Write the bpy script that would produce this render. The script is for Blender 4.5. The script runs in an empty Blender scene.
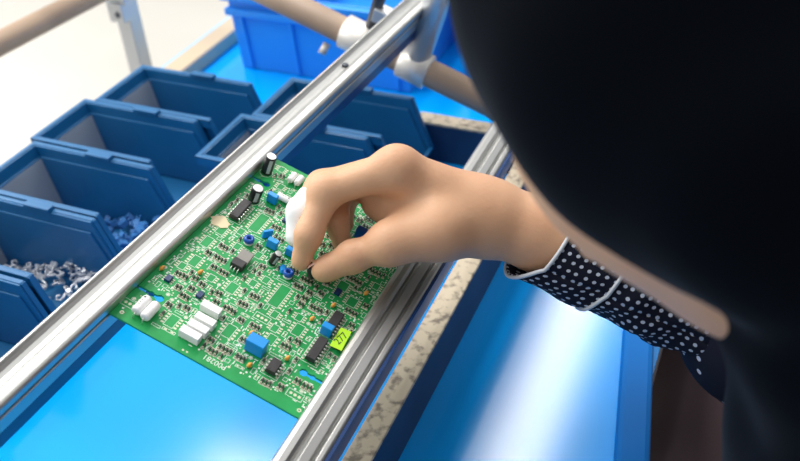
import bpy, bmesh, math, random
import numpy as np
from mathutils import Vector, Matrix, Euler

random.seed(7); np.random.seed(7)
scene = bpy.context.scene
COL = scene.collection
PI = math.pi

# ------------------------------------------------------------------ camera and frames
F = 900.0
CX, CY = 400.0, 230.5
Yc = np.array([486, -707.5, F]); Yc /= np.linalg.norm(Yc)
Xc = np.array([1, .52, 0.]); Xc[2] = -(Xc[0]*Yc[0]+Xc[1]*Yc[1])/Yc[2]; Xc /= np.linalg.norm(Xc)
Zc = np.cross(Xc, Yc)
TILT = math.radians(20)
R = np.array([Xc*math.cos(TILT)+Zc*math.sin(TILT), Yc, Zc*math.cos(TILT)-Xc*math.sin(TILT)])
A0 = np.array([0, 0, .92])
def ray(px, py): return np.array([(px-CX)/F, (py-CY)/F, 1.0])
CAM = A0 - R @ (ray(106, 311)*.5138)
NJ = R @ Zc
XJ = R @ Xc
def atd(px, py, d): return CAM + R @ ray(px, py)*d
def at(px, py, z):
    d = R @ ray(px, py); return CAM + d*((z-CAM[2])/d[2])
def JW(px, py, w):
    d = R @ ray(px, py); return CAM + d*(((A0-CAM) @ NJ+w)/(d @ NJ))
def uv(px, py, w=0.0):
    q = JW(px, py, w)-A0; return float(q @ XJ), float(q[1])
JIG = Matrix(((XJ[0], 0, NJ[0], A0[0]), (0, 1, 0, A0[1]), (XJ[2], 0, NJ[2], A0[2]), (0, 0, 0, 1)))

cd = bpy.data.cameras.new('camera'); cam = bpy.data.objects.new('camera', cd); COL.objects.link(cam)
rt, up, fw = R @ np.array([1, 0, 0]), R @ np.array([0, -1, 0]), R @ np.array([0, 0, 1])
cam.matrix_world = Matrix(((rt[0], up[0], -fw[0], CAM[0]), (rt[1], up[1], -fw[1], CAM[1]), (rt[2], up[2], -fw[2], CAM[2]), (0, 0, 0, 1)))
cd.sensor_width = 36; cd.lens = 36*F/800; cd.clip_start = .01
cd.dof.use_dof = True; cd.dof.focus_distance = .575; cd.dof.aperture_fstop = 7.5
scene.camera = cam

# ------------------------------------------------------------------ helpers
def tag(o, label, cat, group=None):
    o['label'] = label; o['category'] = cat
    if group: o['group'] = group
    return o
def empty(name, label, cat, loc=(0, 0, 0), mat=None, group=None):
    o = bpy.data.objects.new(name, None); COL.objects.link(o)
    o.empty_display_size = .02
    if mat is not None: o.matrix_world = mat
    else: o.location = loc
    return tag(o, label, cat, group)
class MB:
    def __init__(s): s.v = []; s.f = []; s.m = []; s.sm = []
    def add(s, v, f, m=0, smooth=False):
        b = len(s.v); s.v += [tuple(p) for p in v]; s.f += [tuple(i+b for i in q) for q in f]
        s.m += [m]*len(f); s.sm += [smooth]*len(f); return s
    def box(s, c, h, rot=None, m=0, tx=1, ty=1):
        # centre, half sizes; tx, ty shrink the top
        vs = []
        for z in (-1, 1):
            for x, y in ((-1, -1), (1, -1), (1, 1), (-1, 1)):
                k = (tx, ty) if z > 0 else (1, 1)
                p = Vector((x*h[0]*k[0], y*h[1]*k[1], z*h[2]))
                if rot is not None: p = rot @ p
                vs.append(p+Vector(c))
        return s.add(vs, [(3, 2, 1, 0), (4, 5, 6, 7), (0, 1, 5, 4), (1, 2, 6, 5), (2, 3, 7, 6), (3, 0, 4, 7)], m)
    def prism(s, poly, fn, t0, t1, m=0):
        # poly 2d counter-clockwise, fn(a, b, t) -> point
        n = len(poly)
        vs = [fn(a, b, t0) for a, b in poly]+[fn(a, b, t1) for a, b in poly]
        fs = [(i, (i+1) % n, n+(i+1) % n, n+i) for i in range(n)]
        return s.add(vs, fs+[tuple(reversed(range(n))), tuple(range(n, 2*n))], m)
    def lathe(s, prof, a, d, n=20, m=0, smooth=True):
        # prof list of (radius, distance along d), from point a
        d = Vector(d).normalized(); e = d.orthogonal().normalized(); g = d.cross(e); a = Vector(a)
        vs = []; fs = []
        for r, t in prof:
            for i in range(n):
                q = 2*PI*i/n; vs.append(a+d*t+(e*math.cos(q)+g*math.sin(q))*r)
        for j in range(len(prof)-1):
            for i in range(n):
                k = (i+1) % n; fs.append((j*n+i, j*n+k, (j+1)*n+k, (j+1)*n+i))
        fs.append(tuple(reversed(range(n)))); fs.append(tuple((len(prof)-1)*n+i for i in range(n)))
        return s.add(vs, fs, m, smooth)
    def cyl(s, a, b, r, n=14, m=0, bev=0):
        a = Vector(a); b = Vector(b); L = (b-a).length
        pr = [(r, 0), (r, L)] if not bev else [(r-bev, 0), (r-bev*.3, bev*.3), (r, bev), (r, L-bev), (r-bev*.3, L-bev*.3), (r-bev, L)]
        return s.lathe(pr, a, b-a, n, m)
    def tube(s, pts, r, n=8, m=0, closed=False):
        pts = [Vector(p) for p in pts]; N = len(pts); vs = []; fs = []
        prev = None
        for i, p in enumerate(pts):
            t = (pts[(i+1) % N]-pts[i-1]) if closed else (pts[min(i+1, N-1)]-pts[max(i-1, 0)])
            t.normalize()
            e = t.orthogonal().normalized() if prev is None else (prev-t*prev.dot(t)).normalized()
            prev = e; g = t.cross(e)
            for k in range(n):
                q = 2*PI*k/n; vs.append(p+(e*math.cos(q)+g*math.sin(q))*r)
        for i in range(N if closed else N-1):
            j = (i+1) % N
            for k in range(n):
                l = (k+1) % n; fs.append((i*n+k, i*n+l, j*n+l, j*n+k))
        if not closed: fs += [tuple(reversed(range(n))), tuple((N-1)*n+k for k in range(n))]
        return s.add(vs, fs, m, True)
    def build(s, name, mats, parent=None, bevel=0, loc=None, seg=2):
        me = bpy.data.meshes.new(name); me.from_pydata(s.v, [], s.f)
        for q in (mats if isinstance(mats, (list, tuple)) else [mats]): me.materials.append(q)
        me.polygons.foreach_set('material_index', s.m); me.polygons.foreach_set('use_smooth', s.sm)
        me.update()
        o = bpy.data.objects.new(name, me); COL.objects.link(o)
        if parent: o.parent = parent
        if loc is not None: o.location = loc
        if bevel:
            b = o.modifiers.new('bevel', 'BEVEL'); b.width = bevel; b.segments = seg; b.limit_method = 'ANGLE'; b.angle_limit = math.radians(35)
        return o
def copy_tree(o, parent=None):
    c = o.copy(); COL.objects.link(c)
    if parent: c.parent = parent
    for ch in list(o.children): copy_tree(ch, c)
    return c

# ------------------------------------------------------------------ materials
def mat(name, col, rough=.5, metal=0., spec=.5, noise=None, bump=None, sss=0, sheen=0, trans=0, coat=0):
    """noise=(scale, colour2, low, high, detail[, stretch]); bump=(scale, strength)"""
    m = bpy.data.materials.new(name); m.use_nodes = True
    nt = m.node_tree; b = nt.nodes['Principled BSDF']
    b.inputs['Base Color'].default_value = (*col, 1); b.inputs['Roughness'].default_value = rough
    b.inputs['Metallic'].default_value = metal; b.inputs['Specular IOR Level'].default_value = spec
    if sss:
        b.inputs['Subsurface Weight'].default_value = sss; b.inputs['Subsurface Radius'].default_value = (.006, .003, .002); b.inputs['Subsurface Scale'].default_value = 1
    if sheen:
        b.inputs['Sheen Weight'].default_value = sheen; b.inputs['Sheen Roughness'].default_value = .3; b.inputs['Sheen Tint'].default_value = (.6, .75, 1, 1)
    if coat: b.inputs['Coat Weight'].default_value = coat; b.inputs['Coat Roughness'].default_value = .12
    tc = nt.nodes.new('ShaderNodeTexCoord')
    if noise:
        n = nt.nodes.new('ShaderNodeTexNoise'); n.inputs['Scale'].default_value = noise[0]; n.inputs['Detail'].default_value = noise[4]
        mp = nt.nodes.new('ShaderNodeMapping')
        if len(noise) > 5: mp.inputs['Scale'].default_value = noise[5]
        nt.links.new(tc.outputs['Object'], mp.inputs['Vector']); nt.links.new(mp.outputs[0], n.inputs['Vector'])
        r = nt.nodes.new('ShaderNodeValToRGB'); r.color_ramp.elements[0].position = noise[2]; r.color_ramp.elements[1].position = noise[3]
        r.color_ramp.elements[0].color = (*col, 1); r.color_ramp.elements[1].color = (*noise[1], 1)
        nt.links.new(n.outputs['Fac'], r.inputs[0]); nt.links.new(r.outputs[0], b.inputs['Base Color'])
    if bump:
        n2 = nt.nodes.new('ShaderNodeTexNoise'); n2.inputs['Scale'].default_value = bump[0]; n2.inputs['Detail'].default_value = 4
        nt.links.new(tc.outputs['Object'], n2.inputs['Vector'])
        bp = nt.nodes.new('ShaderNodeBump'); bp.inputs['Strength'].default_value = bump[1]; bp.inputs['Distance'].default_value = .002
        nt.links.new(n2.outputs['Fac'], bp.inputs['Height']); nt.links.new(bp.outputs[0], b.inputs['Normal'])
    return m
M = {}
M['floor'] = mat('floor_paint', (.50, .475, .43), .6, noise=(1.2, (.57, .545, .50), .35, .7, 3))
M['wall'] = mat('wall_paint', (.78, .77, .74), .6, noise=(2, (.74, .73, .70), .4, .7, 2))
M['mat_blue'] = mat('blue_mat', (.0, .335, .90), .14, noise=(3, (.0, .36, .92), .4, .6, 3), bump=(9, .03), spec=.5)
M['bin'] = mat('bin_plastic', (.006, .115, .29), .36, noise=(14, (.007, .13, .32), .4, .6, 2), spec=.6)
M['panel'] = mat('lit_end_grey', (.34, .38, .44), .6)  # pale grey paints the light on the bins' inner end walls
M['crate'] = mat('crate_plastic', (.025, .31, .85), .4)
M['crate_dark'] = mat('crate_plastic_dark', (.006, .14, .52), .4)
M['alu'] = mat('brushed_aluminium', (.53, .53, .515), .42, 1., noise=(25, (.46, .46, .45), .35, .7, 5, (1, .02, 1)), bump=(60, .05))
M['alu_dull'] = mat('dull_aluminium', (.60, .62, .64), .45, .8)
M['worn'] = mat('worn_cream_wood', (.58, .49, .36), .7, noise=(130, (.22, .18, .14), .50, .66, 8), bump=(120, .4))
M['navy'] = mat('navy_paint', (.008, .03, .09), .45, noise=(20, (.015, .045, .12), .4, .7, 3))
M['tan_pipe'] = mat('tan_pipe_coating', (.42, .30, .21), .5, noise=(12, (.30, .21, .15), .4, .7, 4))
M['joint'] = mat('white_joint_metal', (.74, .70, .64), .4, .4)
M['dark_metal'] = mat('dark_metal', (.09, .10, .12), .4, .6)
M['cream_edge'] = mat('cream_edge', (.58, .46, .32), .6, noise=(9, (.50, .39, .27), .4, .7, 3))
M['bench_edge'] = mat('bench_blue_edge', (.25, .6, .95), .4)
M['edging'] = mat('edging_blue', (.0, .15, .52), .6, spec=.2)
M['band'] = mat('band_blue', (.004, .04, .16), .4)
M['steel'] = mat('bench_steel', (.35, .36, .38), .45, .7)
M['pcb'] = mat('green_solder_mask', (.012, .30, .075), .45, noise=(70, (.018, .35, .095), .4, .65, 2), spec=.3)
M['silk'] = mat('white_print', (.78, .84, .76), .6)
M['pad'] = mat('tinned_pad', (.70, .68, .52), .5, .1)
M['chip_end'] = mat('chip_end_tin', (.52, .50, .40), .45, .3)
M['chip'] = mat('chip_black', (.040, .045, .036), .45)
M['ic'] = mat('ic_black', (.030, .028, .030), .5, bump=(300, .15))
M['pin'] = mat('tin_pin', (.78, .77, .72), .3, .7)
M['cap'] = mat('cap_black', (.012, .013, .016), .3)
M['captop'] = mat('cap_silver', (.85, .85, .85), .3, .8)
M['stripe'] = mat('cap_stripe', (.45, .47, .5), .4)
M['blue_cap'] = mat('bright_blue_case', (.0, .29, .80), .35)
M['blue_ring'] = mat('deep_blue_case', (.008, .085, .42), .3)
M['dark_blue'] = mat('dark_blue_case', (.004, .03, .12), .35)
M['white_part'] = mat('white_case', (.90, .90, .89), .5)
M['orange'] = mat('orange_drop', (.75, .36, .06), .35)
M['tan_part'] = mat('tan_residue', (.78, .66, .42), .6)
M['sticker'] = mat('lime_sticker', (.48, .85, .02), .6)
M['ink'] = mat('dark_ink', (.03, .08, .02), .6)
M['tab_metal'] = mat('tab_metal', (.26, .25, .23), .45, .5)
M['silver_part'] = mat('pale_part', (.62, .63, .67), .35, .4)
M['blue_part'] = mat('blue_part', (.05, .20, .50), .35)
M['skin'] = mat('skin', (.70, .415, .25), .5, noise=(26, (.63, .34, .20), .35, .75, 4), bump=(420, .12), sss=.12, spec=.35)
M['nail'] = mat('nail', (.76, .50, .42), .3)
M['scarf'] = mat('black_scarf_cloth', (.0012, .0020, .0040), .9, sheen=.07, bump=(900, .1), spec=.04)
M['skirt'] = mat('dark_plum_cloth', (.035, .022, .026), .9, bump=(500, .2), spec=.2)
M['cot'] = mat('white_finger_cot', (.86, .87, .88), .45, bump=(60, .2))
M['trim'] = mat('pale_trim', (.62, .66, .70), .8)
M['shoe'] = mat('black_shoe', (.01, .01, .01), .5)
M['lens'] = mat('lamp_housing', (.8, .8, .8), .5)
def dotted(name, base, dot, use_uv, sc, r):
    m = mat(name, base, .85, spec=.2); nt = m.node_tree; b = nt.nodes['Principled BSDF']
    tc = [n for n in nt.nodes if n.type == 'TEX_COORD'][0]
    mp = nt.nodes.new('ShaderNodeVectorMath'); mp.operation = 'MULTIPLY'; mp.inputs[1].default_value = sc
    nt.links.new(tc.outputs['UV' if use_uv else 'Object'], mp.inputs[0])
    vo = nt.nodes.new('ShaderNodeTexVoronoi'); vo.inputs['Scale'].default_value = 1; vo.inputs['Randomness'].default_value = .25
    if use_uv: vo.voronoi_dimensions = '2D'
    nt.links.new(mp.outputs[0], vo.inputs['Vector'])
    lt = nt.nodes.new('ShaderNodeMath'); lt.operation = 'LESS_THAN'; lt.inputs[1].default_value = r
    nt.links.new(vo.outputs['Distance'], lt.inputs[0])
    mx = nt.nodes.new('ShaderNodeMixRGB'); mx.inputs[1].default_value = (*base, 1); mx.inputs[2].default_value = (*dot, 1)
    nt.links.new(lt.outputs[0], mx.inputs[0]); nt.links.new(mx.outputs[0], b.inputs['Base Color'])
    return m
M['dots_uv'] = dotted('dotted_sleeve_cloth', (.008, .010, .022), (.55, .60, .70), True, (1, 1, 1), .22)
M['dots'] = dotted('dotted_tunic_cloth', (.008, .010, .022), (.55, .60, .70), False, (95, 95, 95), .2)

# ------------------------------------------------------------------ bench, floor
ZT = .745
def structure(o): o['kind'] = 'structure'; return o
structure(MB().box((0, 1.5, -.02), (6, 6, .02)).build('floor', M['floor']))

structure(MB().box((0, 7.55, 1.6), (6.1, .05, 1.62)).build('wall_back', M['wall']))
structure(MB().box((-6.05, 1.5, 1.6), (.05, 6, 1.62)).build('wall_left', M['wall']))

bench = empty('work_bench', 'long workbench covered with bright glossy blue plastic sheet under the circuit board', 'bench', (0, .3, 0))
def local(o):   # keep world geometry when parented to a translated empty
    o.matrix_parent_inverse = o.parent.matrix_world.inverted(); return o
bpy.context.view_layer.update()
BX0, BX1, BY0, BY1 = -.365, .285, -.42, 1.15
local(MB().box(((BX0+BX1)/2, (BY0+BY1)/2, ZT-.0015), ((BX1-BX0)/2, (BY1-BY0)/2, .0015)).build('blue_sheet', M['mat_blue'], bench))
local(MB().box(((BX0+BX1)/2, (BY0+BY1)/2, ZT-.018), ((BX1-BX0)/2, (BY1-BY0)/2, .015)).build('bench_top', M['steel'], bench, bevel=.002))
for lx in (BX0+.03, BX1-.03):
    for ly in (BY0+.04, BY1-.04):
        local(MB().box((lx, ly, .356), (.02, .02, .356)).build('leg', M['steel'], bench, bevel=.002))
o = local(MB().box((BX0+.010, .40, ZT+.010), (.0145, .75, .010)).build('cream_edge_strip', M['cream_edge'], bench, bevel=.003)); o['label'] = 'cream far edge strip'
o = local(MB().box((BX0-.010, .40, ZT+.002), (.005, .75, .012)).build('pale_blue_edging', M['bench_edge'], bench, bevel=.002)); o['label'] = 'pale blue outer edging'
# raised blue edging on the operator's side
p0, p1 = at(626, 461, ZT), at(634, 322, ZT); dr = Vector(p1-p0).normalized()
rz = Matrix.Rotation(math.atan2(dr.y, dr.x)-PI/2, 3, 'Z')
c = Vector((p0+p1)/2)+Vector((0.003, 0, .0064))
MB().box((0, 0, 0), (.0115, .36, .011)).build('blue_edging_bar', M['edging'], None, bevel=.004)
lipo = bpy.data.objects['blue_edging_bar']; lipo.matrix_world = Matrix.Translation(c+dr*.12+Vector((0, 0, .005))) @ rz.to_4x4()
tag(lipo, 'raised blue edging bar along the operator side of the bench', 'edging')

# dividers : worn cream tops, navy sides
def divider(name, c, h, label):
    r = empty(name, label, 'divider', (c[0], c[1], ZT+.0003))
    hh = .0225
    MB().box((0, 0, hh-.0015), (h[0], h[1], hh-.0015)).build('side_panel', M['navy'], r)
    MB().box((0, 0, 2*hh-.0012), (h[0]+.0002, h[1]+.0002, .0014)).build('worn_top', M['worn'], r, bevel=.0008)
    return r
divider('bench_divider', (.1255, .02, 0), (.0090, .44), 'long navy bench divider with worn speckled cream top beside the right rail')
divider('cross_divider', (.055, .4705, 0), (.0595, .0095), 'short navy cross divider with cream top behind the rightmost bin')

# ------------------------------------------------------------------ rails
def rail(name, prof, u0, v0, v1, yaw, label):
    r = empty(name, label, 'rail', mat=JIG @ Matrix.Translation((u0, 0, 0)) @ Matrix.Rotation(yaw, 4, 'Z'))
    b = MB(); b.prism(prof, lambda a, w, t: (a, t, w), v1, v0)
    b.build('rail_profile', M['alu'], r, bevel=.0006)
    return r
profL = [(0, -.015), (.021, -.015), (.021, -.0024), (.0095, -.0024), (.0095, .0004), (.021, .0004), (.021, .0066), (.0200, .0078), (.0185, .0082), (.0145, .0082), (.0130, .0074), (.0108, .0054), (.0080, .0046), (.0052, .0050), (.0034, .0062), (.0024, .0080), (.0010, .0080), (0, .0066)]
railL = rail('aluminium_rail', profL, -.0185, -.34, .56, -.031, 'left grooved aluminium rail crossing above the blue parts bins')
b = MB()
q = JIG.inverted() @ Vector(JW(347, 63, .008)); 
sc_u, sc_v = q.x+.0185-.031*q.y, q.y
b.lathe([(.0028, 0), (.0028, .0012), (.0022, .0016)], (.0088, sc_v, .0052), (0, 0, 1), 16)
s_ = b.build('rail_screw', M['dark_metal'], railL)
MB().box((.0195, .11, -.0216), (.0014, .45, .0064)).build('blue_side_band', M['band'], railL)['label'] = 'blue plate under the rail'  # thin blue strip along the rail's lower edge
profR = [(0, -.015), (.024, -.015), (.024, .0072), (.0228, .0082), (.0200, .0082), (.0192, .0050), (.0182, .0050), (.0176, .0082), (.0120, .0088), (.0114, .0046), (.0096, .0046), (.0092, .0076), (.0068, .0092), (.0036, .0092), (.0010, .0078), (0, .0050), (0, .0004), (.0062, .0004), (.0062, -.0024), (0, -.0024)]
railR = rail('aluminium_rail', profR, .1275, -.34, .56, 0, 'right double grooved aluminium rail beside the worn cream divider')
MB().box((.0252, .11, -.025), (.0010, .45, .032)).build('blue_side_band', M['band'], railR)['label'] = 'dark blue plate on the rail side'  # dark blue strip, deep enough to cover the gap to the divider

# ------------------------------------------------------------------ rack pipe
rack = empty('rack_pipe', 'tan sloping rack pipe with pale metal joints behind the bins', 'pipe', mat=JIG)
PV, PW = .452, -.058
MB().cyl((-.34, PV, PW), (.295, PV, PW), .0135, 24).build('pipe', M['tan_pipe'], rack)
def pu(px, py):   # u of the pipe under a picture column
    d = R @ ray(px, py); t = (PV-CAM[1])/d[1]; q = CAM+d*t-A0; return float(q @ XJ)
u1, u2, u3, u4 = pu(344, 30), pu(388, 56), pu(400, 62), pu(428, 76)
MB().lathe([(.0142, 0), (.0172, .001), (.0172, u2-u1-.001), (.0142, u2-u1)], (u1, PV, PW), (1, 0, 0), 24).build('pipe_joint', M['joint'], rack)
MB().lathe([(.0142, 0), (.0172, .001), (.0172, u4-u3-.001), (.0142, u4-u3)], (u3, PV, PW), (1, 0, 0), 24).build('pipe_joint', M['joint'], rack)
um = (u3+u4)/2
MB().cyl((um, PV, PW+.012), (um, PV, .09), .0125, 20).build('upright_post', M['alu_dull'], rack)
um1 = (u1+u2)/2
MB().cyl((um1, PV+.002, PW+.012), (um1, PV+.002, PW+.10), .006, 12).build('thin_post', M['dark_metal'], rack)
b = MB(); b.box((um1+.012, PV+.002, PW+.034), (.012, .008, .007)); b.cyl((um1+.02, PV-.01, PW+.034), (um1+.02, PV+.016, PW+.034), .004, 8)
b.build('clamp', M['alu_dull'], rack, bevel=.001)
b = MB(); b.cyl((u1-.012, PV-.004, PW-.020), (u1-.012, PV-.012, PW-.028), .004, 10); b.build('joint_screw', M['joint'], rack)

# guard rail at the far left: horizontal pipe on a post
gx, gz = -.47, .834
gr = empty('guard_rail', 'tan guard rail pipe on a pale square post over the cream floor', 'railing', (gx, .60, 0))
MB().cyl((-.09+.002, -.9, gz+.001), (.0115, .14, gz+.001), .0135, 24).build('pipe', M['tan_pipe'], gr)
MB().box((0, 0, gz/2-.004), (.0115, .0115, gz/2-.004)).build('post', M['alu_dull'], gr, bevel=.002)
b = MB(); b.box((0, 0, gz-.004), (.017, .020, .019)); b.build('bracket', M['alu_dull'], gr, bevel=.003)
MB().lathe([(.005, 0), (.005, .003), (.003, .004)], (.004, -.020, gz-.034), (.3, -1, 0), 10).build('bolt', M['dark_metal'], gr)
b = MB(); b.box((0, -.011, gz-.032), (.012, .012, .014)); b.build('clamp_plate', M['alu_dull'], gr, bevel=.002)

# ------------------------------------------------------------------ parts bins
BH = .076
def make_bin(label):
    L, W = .154, .074
    r = empty('parts_bin', label, 'bin', group='blue parts bins')
    t = .0018
    side = [(.012, 0), (L-.010, 0), (L, .022), (L-.020, BH), (0, BH)]       # x, z
    b = MB()
    for s in (0, 1):
        y0, y1 = ((0, t) if s == 0 else (W-t, W))
        poly = side
        b.prism(poly, lambda a, z, y: (a, y, z), y1, y0)
    b.box((L/2, W/2, t/2+.001), (L/2-.012, W/2-t, t/2))
    b.prism([(.012, 0), (.012+t, 0), (t, BH), (0, BH)], lambda a, z, y: (a, y, z), W-t, t)        # back wall
    b.prism([(L-.010-t, 0), (L-.010, 0), (L, .022), (L-t, .022)], lambda a, z, y: (a, y, z), W-t, t)   # front lip
    panelz = None
    il = [(.013, .004), (L-.013, .004), (L-.004, .020), (L-.0225, BH-.011), (.004, BH-.011)]
    for y0, y1 in ((t, t+.0016), (W-t-.0016, W-t)): b.prism(il, lambda a, z, y: (a, y, z), y1, y0)
    b.prism([(.0135, .004), (.0155, .004), (t+.004, BH-.011), (t+.0008, BH-.011)], lambda a, z, y: (a, y, z), W-t, t)
    b.build('tub', M['bin'], r, bevel=.0006)
    # flanged rim: runs round the back and the sides and down the cut front corners
    c = MB(); rw = .0045
    path = [(L, .022), (L-.020, BH), (.0, BH)]
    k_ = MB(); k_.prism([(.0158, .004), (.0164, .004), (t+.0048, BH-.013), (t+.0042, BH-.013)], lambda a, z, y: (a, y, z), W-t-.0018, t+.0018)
    k_.build('lit_end_panel', M['panel'], r)['label'] = 'grey card painting light on the closed end'  # added panel, its grey stands for light on the blue end wall
    for s in (0, 1):
        y = 0 if s == 0 else W
        yo = -rw if s == 0 else W+rw
        c.prism([(min(y, yo), BH-.0015), (max(y, yo), BH-.0015), (max(y, yo), BH+.0006), (min(y, yo), BH+.0006)], lambda a, z, x: (x, a, z), L-.020, -rw)
        c.prism([(min(yo, yo-.0012*(1 if s else -1)), BH-.009), (max(yo, yo-.0012*(1 if s else -1)), BH-.009), (max(yo, yo-.0012*(1 if s else -1)), BH), (min(yo, yo-.0012*(1 if s else -1)), BH)], lambda a, z, x: (x, a, z), L-.018, -rw)
        d = Vector((.020, 0, -(BH-.022))).normalized(); n = Vector((-d.z, 0, d.x))
        a0 = Vector((L-.020, (y+yo)/2, BH)); a1 = Vector((L, (y+yo)/2, .022)); mid = (a0+a1)/2
        rot = Matrix((d, (0, 1, 0), -n)).transposed()
        c.box(mid, ((a1-a0).length/2, rw/2, .0011), rot)
    c.box((-rw/2, W/2, BH-.0004), (rw/2, W/2+rw, .0011)); c.box((-rw+.0006, W/2, BH-.0045), (.0006, W/2+rw, .0045))
    c.box((L, W/2, .0225), (.0022, W/2, .0012))
    c.build('rim', M['bin'], r, bevel=.0005)
    d = MB(); d.box((L*.50, W+.0005, BH+.0022), (.014, .004, .0018)); d.build('stacking_tab', M['bin'], r, bevel=.0006)
    return r
bin0 = make_bin('')
bins = [
    (-.312, .0105, 'nearest blue bin at lower left, partly cut by the picture edge'),
    (-.312, .097, 'second nearest left blue bin holding pale metal clips'),
    (-.314, .182, 'third left blue bin with shiny blue parts at its front'),
    (-.322, .268, 'fourth left blue bin from the near end, looking empty'),
    (-.310, .352, 'farthest left blue bin, just in front of the cream bench edge'),
    (-.147, .2915, 'nearer of the two blue bins that pass under the left rail, behind the hand'),
    (-.136, .3755, 'rear one of the two blue bins under the left rail, in front of the crates'),
]
for i, (x, y, lab) in enumerate(bins):
    o = bin0 if i == 0 else copy_tree(bin0)
    o.location = (x, y, ZT+.0004); o['label'] = lab; o['group'] = 'blue parts bins'

# loose parts in two of the bins (each one a thing)
def clip_mesh():
    b = MB(); b.tube([(-.005, 0, 0), (-.002, .001, .001), (0, .003, .001), (.003, .0035, 0), (.005, .001, 0), (.0035, -.001, .001), (.001, 0, .0015)], .0009, 7)
    b.box((-.006, 0, 0), (.0016, .0022, .0009)); return b
def blue_mesh():
    b = MB(); b.box((0, 0, 0), (.0035, .0020, .0024)); b.cyl((.003, .001, 0), (.009, .0015, .001), .0004, 6); b.cyl((.003, -.001, 0), (.009, -.0015, .002), .0004, 6); return b
def heap(name, mb, mt, n, area, zf, label, cat, group):
    first = None
    for i in range(n):
        x = random.uniform(*area[0]); y = random.uniform(*area[1])
        if first is None:
            o = first = mb.build(name, mt, None, bevel=0)
        else:
            o = first.copy(); COL.objects.link(o)
        o.location = (x, y, zf(x, y)+random.uniform(0, .004)); o.rotation_euler = (random.uniform(-1.0, 1.0), random.uniform(-1.0, 1.0), random.uniform(0, 6.3))
        s = random.uniform(.85, 1.15); o.scale = (s, s, s)
        tag(o, label, cat, group)
xb = bins[1][0]
heap('metal_clip', clip_mesh(), M['silver_part'], 95, ((xb+.030, xb+.138), (.101, .167)), lambda x, y: ZT+.0065+.030*max(0, (x-xb-.03)/.13)*random.random()**.6, 'small pale metal clip loose among many in the second nearest left bin', 'clip', 'pale clips in the second bin')
xc = bins[2][0]
heap('blue_component', blue_mesh(), M['blue_part'], 80, ((xc+.062, xc+.142), (.186, .252)), lambda x, y: ZT+.0065+.034*max(0, (x-xc-.07)/.085)*random.random()**.6, 'small shiny blue component loose among many in the third left bin', 'component', 'blue components in the third bin')

# ------------------------------------------------------------------ blue crates
def make_crate(name, x0, x1, y0, y1, h, m, label):
    r = empty(name, label, 'crate', ((x0+x1)/2, (y0+y1)/2, ZT+.0004))
    a, c = (x1-x0)/2, (y1-y0)/2; t = .003; k = .965
    b = MB()
    def ring(s, z, o): return [(-a*s+o, -c*s+o, z), (a*s-o, -c*s+o, z), (a*s-o, c*s-o, z), (-a*s+o, c*s-o, z)]
    vs = ring(k, 0, 0)+ring(1, h, 0)+ring(1, h, t)+ring(k, t, t)
    fs = [(3, 2, 1, 0)]
    for q in range(3):
        for i in range(4):
            j = (i+1) % 4; fs.append((q*4+i, q*4+j, q*4+4+j, q*4+4+i))
    fs.append((12, 13, 14, 15)); b.add(vs, fs)
    d = MB()
    for z, e in ((h-.006, .007), (h-.026, .004)):
        d.box((0, -c-e/2+.001, z), (a+e, e/2+.001, .0045)); d.box((0, c+e/2-.001, z), (a+e, e/2+.001, .0045))
        d.box((-a-e/2+.001, 0, z), (e/2+.001, c, .0045)); d.box((a+e/2-.001, 0, z), (e/2+.001, c, .0045))
    d.build('rim', m, r, bevel=.0015)
    g = b; n = max(3, int(2*a/.062))
    for i in range(n+1):
        x = (-a+.016)+(2*a-.032)*i/n
        g.prism([(-c*k-.0030, .002), (-c-.0030, h-.03), (-c+.001, h-.03), (-c*k+.001, .002)], lambda p, z, t, x=x: (x*(k+(1-k)*z/h)+t, p, z), -.0022, .0022)
    b.build('tub', m, r, bevel=.0012)
    return r
make_crate('storage_crate', -.299, -.06, .585, .86, .103, M['crate'], 'bright blue ribbed storage crate at the back of the bench, left of the rail')
ca = at(432, 56, ZT)
make_crate('storage_crate', max(ca[0]-.03, -.03), ca[0]+.24, ca[1], ca[1]+.26, .125, M['crate_dark'], 'darker blue storage crate at the back, between the rail and the headscarf')

# ------------------------------------------------------------------ circuit board
BW, BL, TH = .133, .1795, .0016
pcb = empty('circuit_board', 'green circuit board dotted with components, held between two aluminium rails', 'circuit board', mat=JIG)
sub = MB()
def notch(v, side):
    # keyhole slot entering from a long edge
    s = 1 if side == 0 else -1; e = 0 if side == 0 else BW
    pts = [(0, -.0012), (.011, -.0012)]
    for cx, r, a0, a1 in ((.0125, .0019, -140, -40),): pts += [(cx+r*math.cos(math.radians(t)), r*math.sin(math.radians(t))) for t in range(a0, a1+1, 25)]
    pts += [(.0155, -.0012)]
    cx, r = .0185, .0026
    pts += [(cx+r*math.cos(math.radians(t)), r*math.sin(math.radians(t))) for t in range(-152, 153, 19)]
    pts += [(.0155, .0012)]
    cx, r = .0125, .0019; pts += [(cx+r*math.cos(math.radians(t)), r*math.sin(math.radians(t))) for t in range(40, 141, 25)]
    pts += [(.011, .0012), (0, .0012)]
    return [(e+s*a, v+s*c_) for a, c_ in pts]
out = [(0, 0), (BW, 0)]+notch(.0285, 1)+notch(.152, 1)+[(BW, BL), (0, BL)]+notch(.152, 0)[::-1]+notch(.0255, 0)[::-1]
from mathutils.geometry import tessellate_polygon
no_ = len(out); tri = tessellate_polygon([[Vector((a, c_, 0)) for a, c_ in out]])
bm = bmesh.new()
bv = [bm.verts.new((a, c_, z)) for z in (0, -TH) for a, c_ in out]
for t3 in tri:
    bm.faces.new([bv[i] for i in t3]); bm.faces.new([bv[i+no_] for i in reversed(t3)])
for i in range(no_): bm.faces.new((bv[i], bv[i+no_], bv[(i+1) % no_+no_], bv[(i+1) % no_]))
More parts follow.
